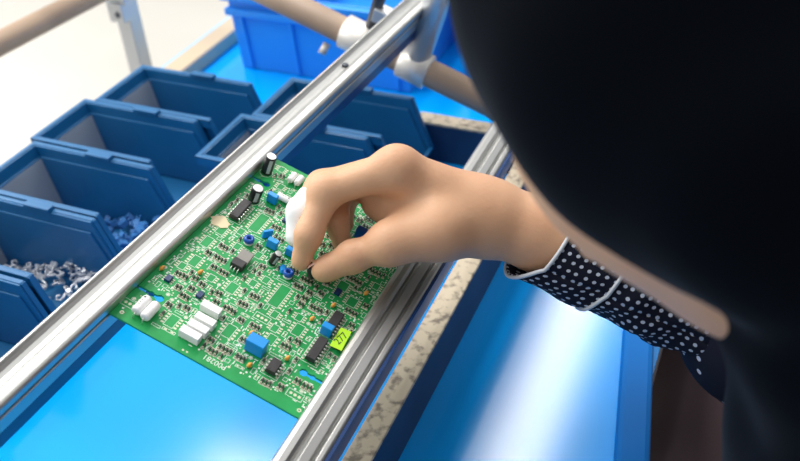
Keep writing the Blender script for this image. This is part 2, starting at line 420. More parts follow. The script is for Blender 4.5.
bmesh.ops.recalc_face_normals(bm, faces=bm.faces)
bm.verts.index_update()
sub.add([v.co for v in bm.verts], [[v.index for v in f.verts] for f in bm.faces], 0)
bm.free()
E0 = .00004
def quad(c, hu, hv, m, e=E0, ang=0):
    ca_, sa = math.cos(ang), math.sin(ang)
    sub.add([(c[0]+x*ca_-y*sa, c[1]+x*sa+y*ca_, e) for x, y in ((-hu, -hv), (hu, -hv), (hu, hv), (-hu, hv))], [(0, 1, 2, 3)], m)
def frame(c, hu, hv, w=.00016, m=1):
    quad((c[0], c[1]-hv), hu+w, w, m); quad((c[0], c[1]+hv), hu+w, w, m); quad((c[0]-hu, c[1]), w, hv, m); quad((c[0]+hu, c[1]), w, hv, m)
def disc(c, r, m, e=E0, n=12, ri=0):
    if ri:
        vs = [(c[0]+q*math.cos(2*PI*i/n), c[1]+q*math.sin(2*PI*i/n), e) for q in (r, ri) for i in range(n)]
        sub.add(vs, [(i, (i+1) % n, n+(i+1) % n, n+i) for i in range(n)], m)
    else: sub.add([(c[0]+r*math.cos(2*PI*i/n), c[1]+r*math.sin(2*PI*i/n), e) for i in range(n)], [tuple(range(n))], m)

used = []
def reserve(c, hu, hv): used.append((c[0]-hu, c[0]+hu, c[1]-hv, c[1]+hv))
def free(c, hu, hv):
    a0, a1, b0, b1 = c[0]-hu, c[0]+hu, c[1]-hv, c[1]+hv
    if a0 < .0042+.031*c[1] or a1 > BW-.006 or b0 < .0065 or b1 > BL-.003: return False
    return all(a1 < r[0] or a0 > r[1] or b1 < r[2] or b0 > r[3] for r in used)
for v_, s_ in ((.0285, 1), (.152, 1), (.152, 0), (.0255, 0)):
    reserve((.011 if s_ == 0 else BW-.011, v_), .0115, .0040)

def P(name, mb, mt, bevel=0, parent=None): return mb.build(name, mt, parent or pcb, bevel=bevel)

# dual in-line chips, each pin a sub-part
pinb = MB(); pinb.box((0, 0, 0), (.0006, .0004, .0004)); pinb.box((.0005, 0, -.0012), (.00018, .0003, .0012))
pin_mesh = None
def dip(c, n, L, W=.0064, h=.0036, z0=.0012):
    global pin_mesh
    b = MB(); b.box((c[0], c[1], z0+h/2), (W/2, L/2, h/2), tx=.94, ty=.98)
    o = P('chip_package', b, M['ic'], .0003)
    d = MB(); d.lathe([(.0006, 0), (.0006, .0001)], (c[0]-W*.2, c[1]-L/2+.0016, z0+h), (0, 0, 1), 10)
    d.build('index_dot', M['chip'], o)
    for i in range(n//2):
        for s in (-1, 1):
            if pin_mesh is None:
                q = pinb.build('pin', M['pin'], o); pin_mesh = q.data
            else:
                q = bpy.data.objects.new('pin', pin_mesh); COL.objects.link(q); q.parent = o
            q.location = (c[0]+s*(W/2+.0005), c[1]-L/2+L*(i+.5)/(n/2), z0+h*.45)
            if s < 0: q.rotation_euler = (0, 0, PI)
            disc((c[0]+s*(W/2+.0012), c[1]-L/2+L*(i+.5)/(n/2)), .0008, 2)
    frame(c, W/2+.0022, L/2+.0006)
    reserve(c, W/2+.0028, L/2+.001)
dip((.0185, .1165), 14, .0190)
dip((.1137, .0455), 14, .0185)
dip((.1130, .0690), 14, .0185)
dip((.0988, .0200), 8, .0098)

# electrolytic capacitors
def ecap(c, r, h, lean):
    d = Vector((lean[0], lean[1], 1)).normalized(); a = Vector((c[0], c[1], .0006))
    b = MB(); b.lathe([(r*.9, 0), (r, .0006), (r, .0012), (r*.95, .0018), (r, .0024), (r, h-.0008), (r*.93, h)], a, d, 22)
    o = P('capacitor', b, M['cap'])
    MB().lathe([(r*.86, 0), (r*.84, .0004), (r*.8, .0004)], a+d*(h-.0001), d, 20).build('silver_top', M['captop'], o)
    # pale stripe down one side
    e = (Vector((.55, -.8, 0))-d*Vector((.55, -.8, 0)).dot(d)).normalized(); g = d.cross(e)
    s = MB(); vs = []
    for t in (.002, h-.001):
        for k in (-.32, -.16, 0, .16, .32): vs.append(a+d*t+(e*math.cos(k)+g*math.sin(k))*(r+.00008))
    s.add(vs, [(i, i+1, 6+i, 5+i) for i in range(4)], 0, True); s.build('stripe', M['stripe'], o)
    reserve(c, r+.0004, r+.0004); disc(c, r+.0008, 1, ri=r+.0005, n=24)
ecap((.0125, .1620), .0039, .0150, (.06, .04))
ecap((.0196, .1322), .0040, .0118, (.12, .02))
ecap((.0575, .0905), .0026, .0098, (.28, .12))

# horizontal white cylinders
def wcyl(px, py, L, r, along, mark=False):
    c = uv(px, py, r+.0008)
    d = Vector((0, 1, 0)) if along == 'v' else Vector((1, 0, 0))
    a = Vector((c[0], c[1], r+.0008))-d*L/2
    b = MB(); b.lathe([(r*.6, 0), (r*.92, .0003), (r, .001), (r, L-.001), (r*.92, L-.0003), (r*.6, L)], a, d, 20)
    o = P('film_capacitor', b, M['white_part'])
    l = MB(); l.tube([a+d*.0002, a-d*.0014, a-d*.002+Vector((0, 0, -r-.0008))], .0003, 6); l.build('lead', M['pin'], o)
    l = MB(); e_ = a+d*L; l.tube([e_-d*.0002, e_+d*.0014, e_+d*.002+Vector((0, 0, -r-.0008))], .0003, 6); l.build('lead', M['pin'], o)
    if mark:
        q = MB(); q.lathe([(.0007, 0), (.0007, .00012)], a+d*(L*.82)+Vector((-r*.3, 0, r*.96)), (-.3, 0, 1), 10)
        for i in range(3): q.box(a+d*(L*(.34+.13*i))+Vector((-r*.3, 0, r*.96)), (.0006, .00018, .00012))
        q.build('printed_mark', M['ink'], o)
    hu, hv = (r, L/2+.0024) if along == 'v' else (L/2+.0024, r)
    reserve(c, hu+.0003, hv)
wcyl(142, 305, .0125, .0031, 'v', True); wcyl(150.5, 311, .0125, .0031, 'v')
wcyl(284.5, 198.5, .0110, .0024, 'u', True)
wcyl(292.3, 177.5, .0085, .0024, 'v'); wcyl(299.2, 180.5, .0085, .0024, 'v')

# white box capacitors
for px, py in ((211.7, 306.5), (205.6, 318.4), (198.6, 325.8), (190.8, 332.2)):
    c = uv(px, py, .0062); b = MB(); b.box((c[0], c[1], .0034), (.0064, .0025, .0029)); P('white_box_capacitor', b, M['white_part'], .0003); reserve(c, .0066, .0028)
c = uv(198.6, 325.8, .0062)

# blue box capacitors
def bbox(px, py, hu, hv, h, m='blue_cap', ang=0, w=None, name='blue_box_capacitor'):
    c = uv(px, py, h/2 if w is None else w)
    b = MB(); b.box((c[0], c[1], h/2+.0004), (hu, hv, h/2), Matrix.Rotation(ang, 3, 'Z')); o = P(name, b, M[m], .0004)
    for s in (-1, 1):
        l = MB(); l.cyl((c[0]+s*hu*.7, c[1], .0008), (c[0]+s*hu*.7, c[1], -.0022), .0003, 6); l.build('lead', M['pin'], o)
    reserve(c, hu+.0006, hv+.0006); return c
bbox(272.5, 198.5, .0036, .0018, .0072)
bbox(267.5, 234, .0034, .0010, .0062, ang=.9)
bbox(272.5, 244, .0036, .0019, .0068)
bbox(290, 252, .0028, .0018, .0060)
bbox(256.5, 345.5, .0058, .0036, .0098)
bbox(327, 330, .0036, .0022, .0078)
bbox(362, 234, .0044, .0022, .0085, 'blue_ring')
# dark blue small parts
for px, py in ((168.6, 278.6), (200, 295), (286, 220), (338, 292)):
    c = uv(px, py, .001); b = MB(); b.box((c[0], c[1], .0011), (.0019, .0024, .0011)); o = P('dark_blue_inductor', b, M['dark_blue'], .0003)
    for s in (-1, 1):
        for t in (-1, 0, 1): quad((c[0]+s*.0028, c[1]+t*.0017), .0008, .0005, 2)
    reserve(c, .0040, .0030)
# blue rings on white bases
def ring(px, py, r):
    c = uv(px, py, .0035)
    b = MB(); b.lathe([(r*.85, 0), (r*.85, .0016)], (c[0], c[1], .0003), (0, 0, 1), 20); o = P('ring_trimmer', b, M['white_part'], .0002)
    q = MB(); pr = []; n = 28; vs = []; fs = []
    for i in range(n):
        for j in range(10):
            t = 2*PI*j/10; rr = r*.64+r*.36*math.cos(t); zz = .0036+.0019*math.sin(t); vs.append((c[0]+rr*math.cos(2*PI*i/n), c[1]+rr*math.sin(2*PI*i/n), zz))
    for i in range(n):
        for j in range(10): fs.append((i*10+j, ((i+1) % n)*10+j, ((i+1) % n)*10+(j+1) % 10, i*10+(j+1) % 10))
    q.add(vs, fs, 0, True); q.build('blue_ring', M['blue_ring'], o); reserve(c, r, r); return c
ring(249, 239.5, .0036)
c = ring(288.5, 273, .0036)
b = MB(); b.box((c[0]-.0046, c[1]+.0018, .0022), (.0020, .0028, .0020), Matrix.Rotation(.5, 3, 'Z')); P('pale_blue_capacitor', b, M['blue_cap'], .0012)
# power transistor
c = uv(241, 262, .002)
b = MB(); b.box((c[0], c[1]-.0035, .0030), (.0042, .0030, .0022)); o = P('power_transistor', b, M['ic'], .0004)
d = MB(); d.box((c[0]+.0004, c[1]+.0030, .0040), (.0043, .0052, .0007), Matrix.Rotation(.10, 3, 'X')); d.build('metal_tab', M['tab_metal'], o, bevel=.0003)
for i in (-1, 0, 1):
    l = MB(); l.tube([(c[0]+i*.0024, c[1]-.006, .003), (c[0]+i*.0024, c[1]-.0085, .0026), (c[0]+i*.0024, c[1]-.0092, 0)], .0004, 6); l.build('lead', M['pin'], o)
reserve((c[0], c[1]-.001), .0052, .0085)
# orange drops
for px, py in ((161.6, 268), (200, 272), (287, 358), (249, 365), (251, 333), (311.7, 318.6), (317, 331), (217.7, 317), (365.6, 293), (333, 305)):
    c = uv(px, py, .0018)
    if not free(c, .001, .001): continue
    b = MB(); d = Vector((.35, .5, .6)); b.lathe([(.0002, 0), (.0009, .0005), (.0014, .0016), (.0013, .0028), (.0007, .0037), (.0002, .0041)], (c[0]-.0006, c[1]-.001, .0004), d, 12)
    o = P('drop_capacitor', b, M['orange'])
    l = MB(); l.cyl((c[0]-.0006, c[1]-.001, .0008), (c[0]-.0006, c[1]-.001, -.002), .0003, 6); l.build('lead', M['pin'], o)
    reserve(c, .0018, .0018)
# tan glue patch
c = uv(220, 222)
b = MB(); n = 18; vs = [(c[0]+(.0062+.0012*math.sin(i*2.3))*math.cos(2*PI*i/n), c[1]+(.0052+.001*math.sin(i*1.7))*math.sin(2*PI*i/n), z) for z in (0, .0005) for i in range(n)]
b.add(vs, [tuple(range(n, 2*n))]+[(i, (i+1) % n, n+(i+1) % n, n+i) for i in range(n)]); P('tan_patch', b, M['tan_part'])
# lime sticker on a small flat relay
q4 = [uv(341, 327.5, .0042), uv(351.5, 332, .0042), uv(341.5, 351, .0042), uv(329.5, 345.5, .0042)]
cx = sum(a for a, _ in q4)/4; cv = sum(v for _, v in q4)/4
b = MB(); b.box((cx-.0004, cv, .0021), (.0034, .0058, .0019)); P('flat_module', b, M['ic'], .0003)
b = MB(); vs = [(a, v, .0042) for a, v in q4]+[(a, v, .0044) for a, v in q4]
b.add(vs, [(7, 6, 5, 4), (0, 1, 2, 3)]+[(i, i+4, (i+1) % 4+4, (i+1) % 4) for i in range(4)]); stick = P('sticker', b, M['sticker'])
reserve((cx, cv), .0065, .0085)
def text_geo(body, size):
    cu = bpy.data.curves.new('t', 'FONT'); cu.body = body; cu.size = size; cu.align_x = 'CENTER'; cu.align_y = 'CENTER'
    to = bpy.data.objects.new('t', cu); COL.objects.link(to)
    me = to.evaluated_get(bpy.context.evaluated_depsgraph_get()).to_mesh()
    vs = [tuple(v.co) for v in me.vertices]; fs = [tuple(p.vertices) for p in me.polygons]
    bpy.data.objects.remove(to); bpy.data.curves.remove(cu); return vs, fs
bpy.context.view_layer.update()
vs, fs = text_geo('277', .0066)
ang = math.radians(78)
b = MB(); b.add([(cx+x*math.cos(ang)-y*math.sin(ang), cv+x*math.sin(ang)+y*math.cos(ang), .00455) for x, y, z in vs], fs); b.build('handwriting', M['ink'], stick)
# printed number along the near edge, upside down to the viewer
vs, fs = text_geo('P00281', .0050)
tcx, tcv = uv(214, 363)
sub.add([(tcx-x*1.0, tcv-y*1.0+.0008, E0) for x, y, z in vs], fs, 1); reserve((tcx, tcv+.0008), .0105, .0026)

# edge marks
disc((.0075, .0045), .0013, 2, ri=.0006); disc((BW-.0085, .0045), .0013, 2, ri=.0006)
for px, py in ((183, 350), (187, 352)): disc(uv(px, py), .0007, 2)

# bare chip footprints seen in the photograph: outline and two pad rows
def footprint(c, hu, hv, n, m=2):
    frame(c, hu, hv)
    for s in (-1, 1):
        for i in range(n): quad((c[0]+s*(hu+.0014), c[1]-hv+2*hv*(i+.5)/n), .0009, hv/n*.55, 2)
    reserve(c, hu+.0026, hv+.0004)
for px, py, hu, hv, n in ((221.6, 230, .0028, .0040, 4), (207, 241.7, .0028, .0046, 4), (195, 261, .0028, .0046, 4), (279.5, 296, .0036, .0095, 8), (232, 288, .003, .0045, 4), (259, 223, .0034, .0092, 8),
                          (172, 321, .0030, .0046, 4), (229, 331, .0030, .0050, 4), (298, 330, .0030, .0046, 4), (271, 339.5, .0026, .0040, 3), (352, 302, .0032, .0040, 4), (343, 286, .0034, .0040, 4)):
    c = uv(px, py)
    if free(c, hu*.8, hv*.8): footprint(c, hu, hv, n)
for px, py in ((130, 304), (295, 395), (262, 318)):
    c = uv(px, py); frame(c, .0050, .0026)
    for i in (-1, 0, 1): disc((c[0]+i*.0027, c[1]), .0010, 2)
    reserve(c, .0054, .003)
for px, py in ((229, 303),): 
    c = uv(px, py)

# filler: rows of chip resistors, pads, test points, printed boxes
chips = []
def chip(c, ang=0):
    chips.append((c[0], c[1], ang))
    ca_, sa = math.cos(ang), math.sin(ang)
    for s in (-1, 1): quad((c[0]-s*.0019*sa, c[1]+s*.0019*ca_), .00105, .00075, 2, ang=ang)
rnd = random.Random(11)
def try_row(k):
    hu, hv = k*.00115+.0002, .0026
    for _ in range(160):
        c = (rnd.uniform(.004, BW-.006), rnd.uniform(.006, BL-.003))
        if free(c, hu, hv):
            for i in range(k): chip((c[0]-hu+.0002+.00115+.0023*i, c[1]+rnd.uniform(-.0003, .0003)))
            if rnd.random() < .55: frame(c, hu, hv-.0002, .00012)
            reserve(c, hu, hv); return True
    return False
for i in range(14): try_row(4)
for i in range(34): try_row(3)
for i in range(24):
    for _ in range(40):
        c = (rnd.uniform(.004, BW-.006), rnd.uniform(.006, BL-.003))
        if free(c, .0044, .0030):
            footprint(c, .0022, .0028, 3); break
for i in range(52): try_row(2)
for i in range(150):
    for _ in range(60):
        c = (rnd.uniform(.004, BW-.006), rnd.uniform(.006, BL-.003)); hu, hv = rnd.choice(((.0014, .0024), (.003, .0011), (.0044, .0012), (.0016, .0016)))
        if free(c, hu, hv):
            frame(c, hu-.0003, hv-.0003, .00014); reserve(c, hu, hv)
            if rnd.random() < .6:
                quad((c[0]-hu*.5, c[1]), hu*.22, hv*.4, 2); quad((c[0]+hu*.5, c[1]), hu*.22, hv*.4, 2)
            break
for i in range(60): try_row(1)
for i in range(220):
    for _ in range(80):
        c = (rnd.uniform(.004, BW-.006), rnd.uniform(.006, BL-.003)); r = rnd.choice((.0010, .0013, .0008))
        if free(c, r, r):
            if r > .001: disc(c, r, 1, ri=r*.75)
            disc(c, r*.6, 2); reserve(c, r, r); break
for i in range(420):
    for _ in range(60):
        c = (rnd.uniform(.004, BW-.006), rnd.uniform(.006, BL-.003)); hu, hv = rnd.choice(((.0012, .0003), (.0003, .0012), (.0006, .0006)))
        if free(c, hu, hv): quad(c, hu, hv, 1, ang=0); reserve(c, hu+.0002, hv+.0002); break
# thin printed lines near the lower edge
for px0, py0, px1, py1 in ((214, 356, 229, 340), (222, 361, 237, 345), (229, 367, 244, 351)):
    a, c_ = uv(px0, py0), uv(px1, py1); sub.add([(a[0]-.00012, a[1], E0), (a[0]+.00012, a[1], E0), (c_[0]+.00012, c_[1], E0), (c_[0]-.00012, c_[1], E0)], [(0, 1, 2, 3)], 1); disc(a, .0008, 2); disc(c_, .0008, 2)
o = P('board', sub, [M['pcb'], M['silk'], M['pad']])
# chip resistors: the nearest hundred are parts, the rest one part
def chip_geo(b, x, y, z=0, ang=0):
    rot = Matrix.Rotation(ang, 3, 'Z')
    b.box((x, y, z+.0006), (.00062, .00115, .00055), rot); return b
chips.sort(key=lambda q: q[1]*1.0)
cm = None
for x, y, a in chips[:95]:
    if cm is None:
        b = MB(); b.box((0, 0, .0008), (.00048, .00130, .00070), m=0); b.box((0, -.0016, .0007), (.00060, .00034, .00055), m=1); b.box((0, .0016, .0007), (.00060, .00034, .00055), m=1)
        q = b.build('chip_resistor', [M['chip'], M['chip_end']], pcb); cm = q.data; cmb = b
    else:
        q = bpy.data.objects.new('chip_resistor', cm); COL.objects.link(q); q.parent = pcb
    q.location = (x, y, 0)
b = MB()
for x, y, a in chips[95:]:
    for p_, h_, m_ in (((0, 0, .0008), (.00048, .00130, .00070), 0), ((0, -.0016, .0007), (.00060, .00034, .00055), 1), ((0, .0016, .0007), (.00060, .00034, .00055), 1)):
        b.box((x+p_[0], y+p_[1], p_[2]), h_, m=m_)
o = b.build('chip_resistors', [M['chip'], M['chip_end']], pcb); o['kind'] = 'stuff'
print('chips', len(chips))

# ------------------------------------------------------------------ implicit surfaces for the person
def smin(a, b, k):
    h = np.maximum(k-np.abs(a-b), 0)/k
    return np.minimum(a, b)-h*h*k*.25
class Grid:
    def __init__(s, xs, ys, zs):
        s.ax = [np.asarray(a, dtype=np.float32) for a in (xs, ys, zs)]
        s.D = np.full([len(a) for a in s.ax], .2, np.float32)
    def sl(s, lo, hi):
        r = []
        for a, l, h in zip(s.ax, lo, hi):
            i0 = max(0, int(np.searchsorted(a, l))-1); i1 = min(len(a), int(np.searchsorted(a, h))+1); r.append(slice(i0, max(i1, i0)))
        return tuple(r)
    def pts(s, sl): return s.ax[0][sl[0]][:, None, None], s.ax[1][sl[1]][None, :, None], s.ax[2][sl[2]][None, None, :]
def cone_d(X, Y, Z, a, b, ra, rb):
    a = np.asarray(a, np.float32); b = np.asarray(b, np.float32); d = b-a; L2 = float(d @ d)+1e-12
    t = np.clip(((X-a[0])*d[0]+(Y-a[1])*d[1]+(Z-a[2])*d[2])/L2, 0, 1)
    return np.sqrt((X-a[0]-t*d[0])**2+(Y-a[1]-t*d[1])**2+(Z-a[2]-t*d[2])**2)-(ra+(rb-ra)*t)
def ell_d(X, Y, Z, c, r, Rm=None):
    x, y, z = X-c[0], Y-c[1], Z-c[2]
    if Rm is not None: x, y, z = Rm[0][0]*x+Rm[0][1]*y+Rm[0][2]*z, Rm[1][0]*x+Rm[1][1]*y+Rm[1][2]*z, Rm[2][0]*x+Rm[2][1]*y+Rm[2][2]*z
    k0 = np.sqrt((x/r[0])**2+(y/r[1])**2+(z/r[2])**2); k1 = np.sqrt((x/r[0]**2)**2+(y/r[1]**2)**2+(z/r[2]**2)**2)+1e-9
    return k0*(k0-1)/k1
def g_add(g, kind, k, *args, op='add'):
    if kind == 'cone':
        a, b, ra, rb = args; lo = np.minimum(np.array(a)-ra, np.array(b)-rb); hi = np.maximum(np.array(a)+ra, np.array(b)+rb)
    else:
        c, r = args[0], args[1]; m_ = max(r); lo = np.array(c)-m_; hi = np.array(c)+m_
    pad = k+.012
    sl = g.sl(lo-pad, hi+pad); X, Y, Z = g.pts(sl)
    if X.size == 0 or Y.size == 0 or Z.size == 0: return
    d = cone_d(X, Y, Z, *args) if kind == 'cone' else ell_d(X, Y, Z, *args)
    if op == 'add': g.D[sl] = smin(g.D[sl], d, k)
    else: g.D[sl] = -smin(-g.D[sl], d, k)
def surface_nets(g, name, mt, parent=None, origin=(0, 0, 0), smooth_iter=1):
    D = g.D; ins = D < 0
    c8 = [ins[i:ins.shape[0]-1+i, j:ins.shape[1]-1+j, k:ins.shape[2]-1+k] for i in (0, 1) for j in (0, 1) for k in (0, 1)]
    s_ = sum(c.astype(np.uint8) for c in c8); act = (s_ > 0) & (s_ < 8)
    I = np.argwhere(act); n = len(I); idx = np.full(act.shape, -1, np.int32); idx[act] = np.arange(n)
    P_ = np.zeros((n, 3)); cnt = np.zeros(n)
    corners = [(i, j, k) for i in (0, 1) for j in (0, 1) for k in (0, 1)]
    co = [np.stack([g.ax[q][I[:, q]+c[q]] for q in range(3)], 1) for c in corners]
    dv = [D[I[:, 0]+c[0], I[:, 1]+c[1], I[:, 2]+c[2]] for c in corners]
    for a in range(8):
        for b_ in range(a+1, 8):
            if sum(abs(corners[a][q]-corners[b_][q]) for q in range(3)) != 1: continue
            m_ = (dv[a] < 0) != (dv[b_] < 0)
            t = np.where(m_, dv[a]/(dv[a]-dv[b_]+1e-20), 0)
            P_ += np.where(m_[:, None], co[a]+(co[b_]-co[a])*t[:, None], 0); cnt += m_
    P_ /= cnt[:, None]
    F_ = []
    for axis in range(3):
        a1, a2 = (axis+1) % 3, (axis+2) % 3
        s0 = [slice(None)]*3; s1 = [slice(None)]*3; s0[axis] = slice(0, -1); s1[axis] = slice(1, None)
        A, B = ins[tuple(s0)], ins[tuple(s1)]
        for flip in (0, 1):
            E_ = np.argwhere((A & ~B) if not flip else (~A & B))
            E_ = E_[(E_[:, a1] > 0) & (E_[:, a2] > 0) & (E_[:, a1] < act.shape[a1]) & (E_[:, a2] < act.shape[a2])]
            q = []
            for o1, o2 in ((1, 1), (0, 1), (0, 0), (1, 0)):
                e = E_.copy(); e[:, a1] -= o1; e[:, a2] -= o2; q.append(idx[e[:, 0], e[:, 1], e[:, 2]])
            q = np.stack(q, 1); q = q[(q >= 0).all(1)]
            F_.append(q if not flip else q[:, ::-1])
    F_ = np.concatenate(F_)
    # light relaxation
    for _ in range(smooth_iter):
        acc = np.zeros_like(P_); c_ = np.zeros(n)
        for k in range(4):
            np.add.at(acc, F_[:, k], P_[F_[:, (k+1) % 4]]); np.add.at(acc, F_[:, (k+1) % 4], P_[F_[:, k]]); np.add.at(c_, F_[:, k], 1); np.add.at(c_, F_[:, (k+1) % 4], 1)
        P_ = P_*.4+.6*acc/np.maximum(c_, 1)[:, None]
    me = bpy.data.meshes.new(name)
    me.vertices.add(n); me.vertices.foreach_set('co', (P_-np.array(origin)).astype(np.float32).ravel())
    me.loops.add(len(F_)*4); me.loops.foreach_set('vertex_index', F_.astype(np.int32).ravel())
    me.polygons.add(len(F_)); me.polygons.foreach_set('loop_start', np.arange(0, len(F_)*4, 4, dtype=np.int32))
    me.polygons.foreach_set('use_smooth', np.ones(len(F_), bool)); me.update(calc_edges=True); me.validate()
    me.materials.append(mt)
    o = bpy.data.objects.new(name, me); COL.objects.link(o)
    if parent: o.parent = parent
    return o
def axis(segs):
    a = [segs[0][0]]
    for s0, s1, st in segs:
        n_ = max(1, int(round((s1-s0)/st))); a += list(s0+(s1-s0)*(np.arange(n_)+1)/n_)
    return np.array(a)

# joints
wr = JW(485, 216, .058); fa = JW(537, 233, .058); fa2 = JW(612, 264, .058)
el = fa2+(fa2-fa)/np.linalg.norm(fa2-fa)*.105
vd = np.array([-.34, .72, -.60])       # towards the ulnar side of the hand
imcp, ipip, idip, itip = JW(396, 168, .074), JW(327, 191, .050), JW(309, 234, .031), JW(301, 261, .014)
tcmc, tmcp, tip_, ttip = JW(440, 230, .055), JW(391, 243, .043), JW(352, 257, .028), JW(322, 271, .0145)
mmcp = imcp+vd*.019+np.array([0, 0, .001]); rmcp = imcp+vd*.037+np.array([.004, 0, -.002]); lmcp = imcp+vd*.054+np.array([.012, 0, -.004])
def dep(p): return float((p-CAM) @ fw)
mpip = atd(322, 186, dep(ipip)+.017); mdip = atd(301, 212, dep(idip)+.014); mtip = atd(297, 236, dep(itip)+.008)
rpip = atd(338, 190, dep(ipip)+.033); rdip = atd(336, 220, dep(idip)+.026); rtip = atd(342, 243, dep(itip)+.022)
lpip = atd(352, 190, dep(ipip)+.050); ldip = atd(343, 206, dep(idip)+.046); ltip = atd(346, 224, dep(itip)+.038)

PB = np.array([.62, 0.05, 0])
person = empty('person', 'person in a black headscarf and dotted sleeve bending over the circuit board', 'person', tuple(PB))
bpy.context.view_layer.update()

# head frame
HIJ = atd(790, -30, .29)
Nf = np.array([-.335, 0, -.94]); Cf = np.array([-.94, 0, .335]); Lf = np.array([0, -1., 0])
yaw = math.radians(24)
Nf, Lf = Nf*math.cos(yaw)-Lf*math.sin(yaw), Lf*math.cos(yaw)+Nf*math.sin(yaw)
Sv = np.array([-.147, -.67, -.72])
HC = HIJ+Sv*.0288-Cf*.016
Hm = [list(Cf), list(Nf), list(Lf)]
def hp(c, n, l): return HC+Cf*c+Nf*n+Lf*l
shR, shL = np.array([.545, .235, 1.045]), np.array([.545, -.150, 1.045]); neck0 = HIJ+np.array([.075, 0, -.02]); neck1 = np.array([.50, .04, 1.08])
elL, wrL = np.array([.56, -.19, .80]), np.array([.42, -.10, .655])
hipR, hipL = np.array([.66, .13, .52]), np.array([.66, -.05, .52])
knR, knL = np.array([.315, .43, .585]), np.array([.315, .16, .585])
anR, anL = np.array([.36, .40, .09]), np.array([.36, .14, .09])

gx_ = axis([(-.02, .055, .008), (.055, .235, .00155), (.235, .40, .0032), (.40, .86, .012)])
gy_ = axis([(-.30, -.10, .012), (-.10, .055, .0032), (.055, .225, .00155), (.225, .54, .010)])
gz_ = axis([(-.02, .86, .014), (.86, .985, .00155), (.985, 1.28, .0036)])
G = Grid(gx_, gy_, gz_)
# head
g_add(G, 'ell', .004, HC+Cf*.012, (.094, .084, .067), Hm)
g_add(G, 'ell', .02, hp(-.048, .030, 0), (.052, .050, .048), Hm)     # jaw
for s in (-1, 1): g_add(G, 'ell', .03, hp(.012, .038, s*.030), (.060, .040, .038), Hm)   # temples
g_add(G, 'ell', .012, hp(-.092, .058, 0), (.018, .018, .022), Hm)    # chin
g_add(G, 'cone', .008, hp(.018, .086, 0), hp(-.022, .104, 0), .007, .011)   # nose
for s in (-1, 1): g_add(G, 'ell', .006, hp(-.024, .094, s*.012), (.008, .008, .007), Hm)
g_add(G, 'ell', .008, hp(-.052, .086, 0), (.007, .010, .022), Hm)    # lips
g_add(G, 'ell', .004, hp(-.056, .097, 0), (.0014, .006, .018), Hm, op='sub')
for s in (-1, 1):
    g_add(G, 'ell', .010, hp(.012, .083, s*.031), (.012, .010, .016), Hm, op='sub')   # sockets
    g_add(G, 'ell', .003, hp(.012, .074, s*.031), (.011, .011, .013), Hm)             # eyes with lids
    g_add(G, 'ell', .014, hp(.030, .080, s*.030), (.008, .010, .024), Hm)             # brows
    g_add(G, 'ell', .006, hp(-.005, -.012, s*.076), (.030, .016, .008), Hm)           # ears
    g_add(G, 'ell', .02, hp(-.022, .058, s*.044), (.026, .026, .020), Hm)             # cheekbones
g_add(G, 'cone', .03, hp(-.060, -.025, 0), neck1, .052, .058)
# trunk
g_add(G, 'cone', .05, neck1+np.array([.06, 0, -.06]), np.array([.60, .04, .82]), .115, .125)
g_add(G, 'cone', .05, np.array([.60, .04, .82]), np.array([.66, .04, .54]), .120, .150)
for sh in (shR, shL): g_add(G, 'cone', .05, neck1+np.array([.02, 0, -.03]), sh, .060, .055)
g_add(G, 'cone', .03, shL, elL, .050, .040); g_add(G, 'cone', .02, elL, wrL, .040, .027)
g_add(G, 'cone', .02, wrL, wrL+np.array([-.075, .02, -.028]), .030, .022)
for i in range(4):
    k_ = wrL+np.array([-.075, .02, -.028])+np.array([.004*i, .016*(i-1.5), .0]); g_add(G, 'cone', .006, k_, k_+np.array([-.055+.006*abs(i-1.5), .008, -.022]), .011, .009)
g_add(G, 'cone', .010, wrL+np.array([-.03, .03, -.01]), wrL+np.array([-.075, .065, -.02]), .014, .011)
for h_, k_, a_ in ((hipR, knR, anR), (hipL, knL, anL)):
    g_add(G, 'cone', .04, h_, k_, .085, .062); g_add(G, 'cone', .03, k_, a_, .055, .038); g_add(G, 'cone', .02, a_+np.array([.01, 0, -.03]), a_+np.array([-.14, 0, -.055]), .032, .026)
g_add(G, 'cone', .03, shR, el, .050, .041)
# right forearm, oval at the wrist
g_add(G, 'cone', .02, el, fa2, .031, .0245); g_add(G, 'cone', .02, fa2, fa, .0245, .0230)
# hand block
lo = np.array([.04, .05, .87]); hi = np.array([.235, .235, .99]); sl = G.sl(lo, hi); X, Y, Z = G.pts(sl)
palm = cone_d(X, Y, Z, fa, wr, .0225, .0195)
def pa(k, a, b, ra, rb):
    global palm; palm = smin(palm, cone_d(X, Y, Z, a, b, ra, rb), k)
wr2 = wr+vd*.014
pa(.012, fa+vd*.010, wr2, .0215, .0180)
pa(.016, wr, imcp*.9+wr*.1, .0195, .0118); pa(.016, wr+vd*.008, mmcp*.92+wr*.08, .0180, .0120)
pa(.014, wr2, rmcp*.95+wr*.05, .0170, .0115); pa(.014, wr2+vd*.006, lmcp*.95+wr*.05, .0165, .0110)
pa(.016, wr+np.array([-.004, 0, -.004]), tcmc, .0180, .0140); pa(.016, tcmc, tmcp, .0140, .0110)
pa(.020, tcmc+vd*.012, imcp*.5+tmcp*.5+vd*.022, .011, .007)      # thenar web
pa(.016, tcmc+vd*.016, atd(376, 205, dep(imcp)+.028), .0120, .0085)
def finger(js, rs, k=.006):
    d = None
    for (a, b), (ra, rb) in zip(zip(js[:-1], js[1:]), zip(rs[:-1], rs[1:])):
        q = cone_d(X, Y, Z, a, b, ra, rb); d = q if d is None else smin(d, q, k)
    return d
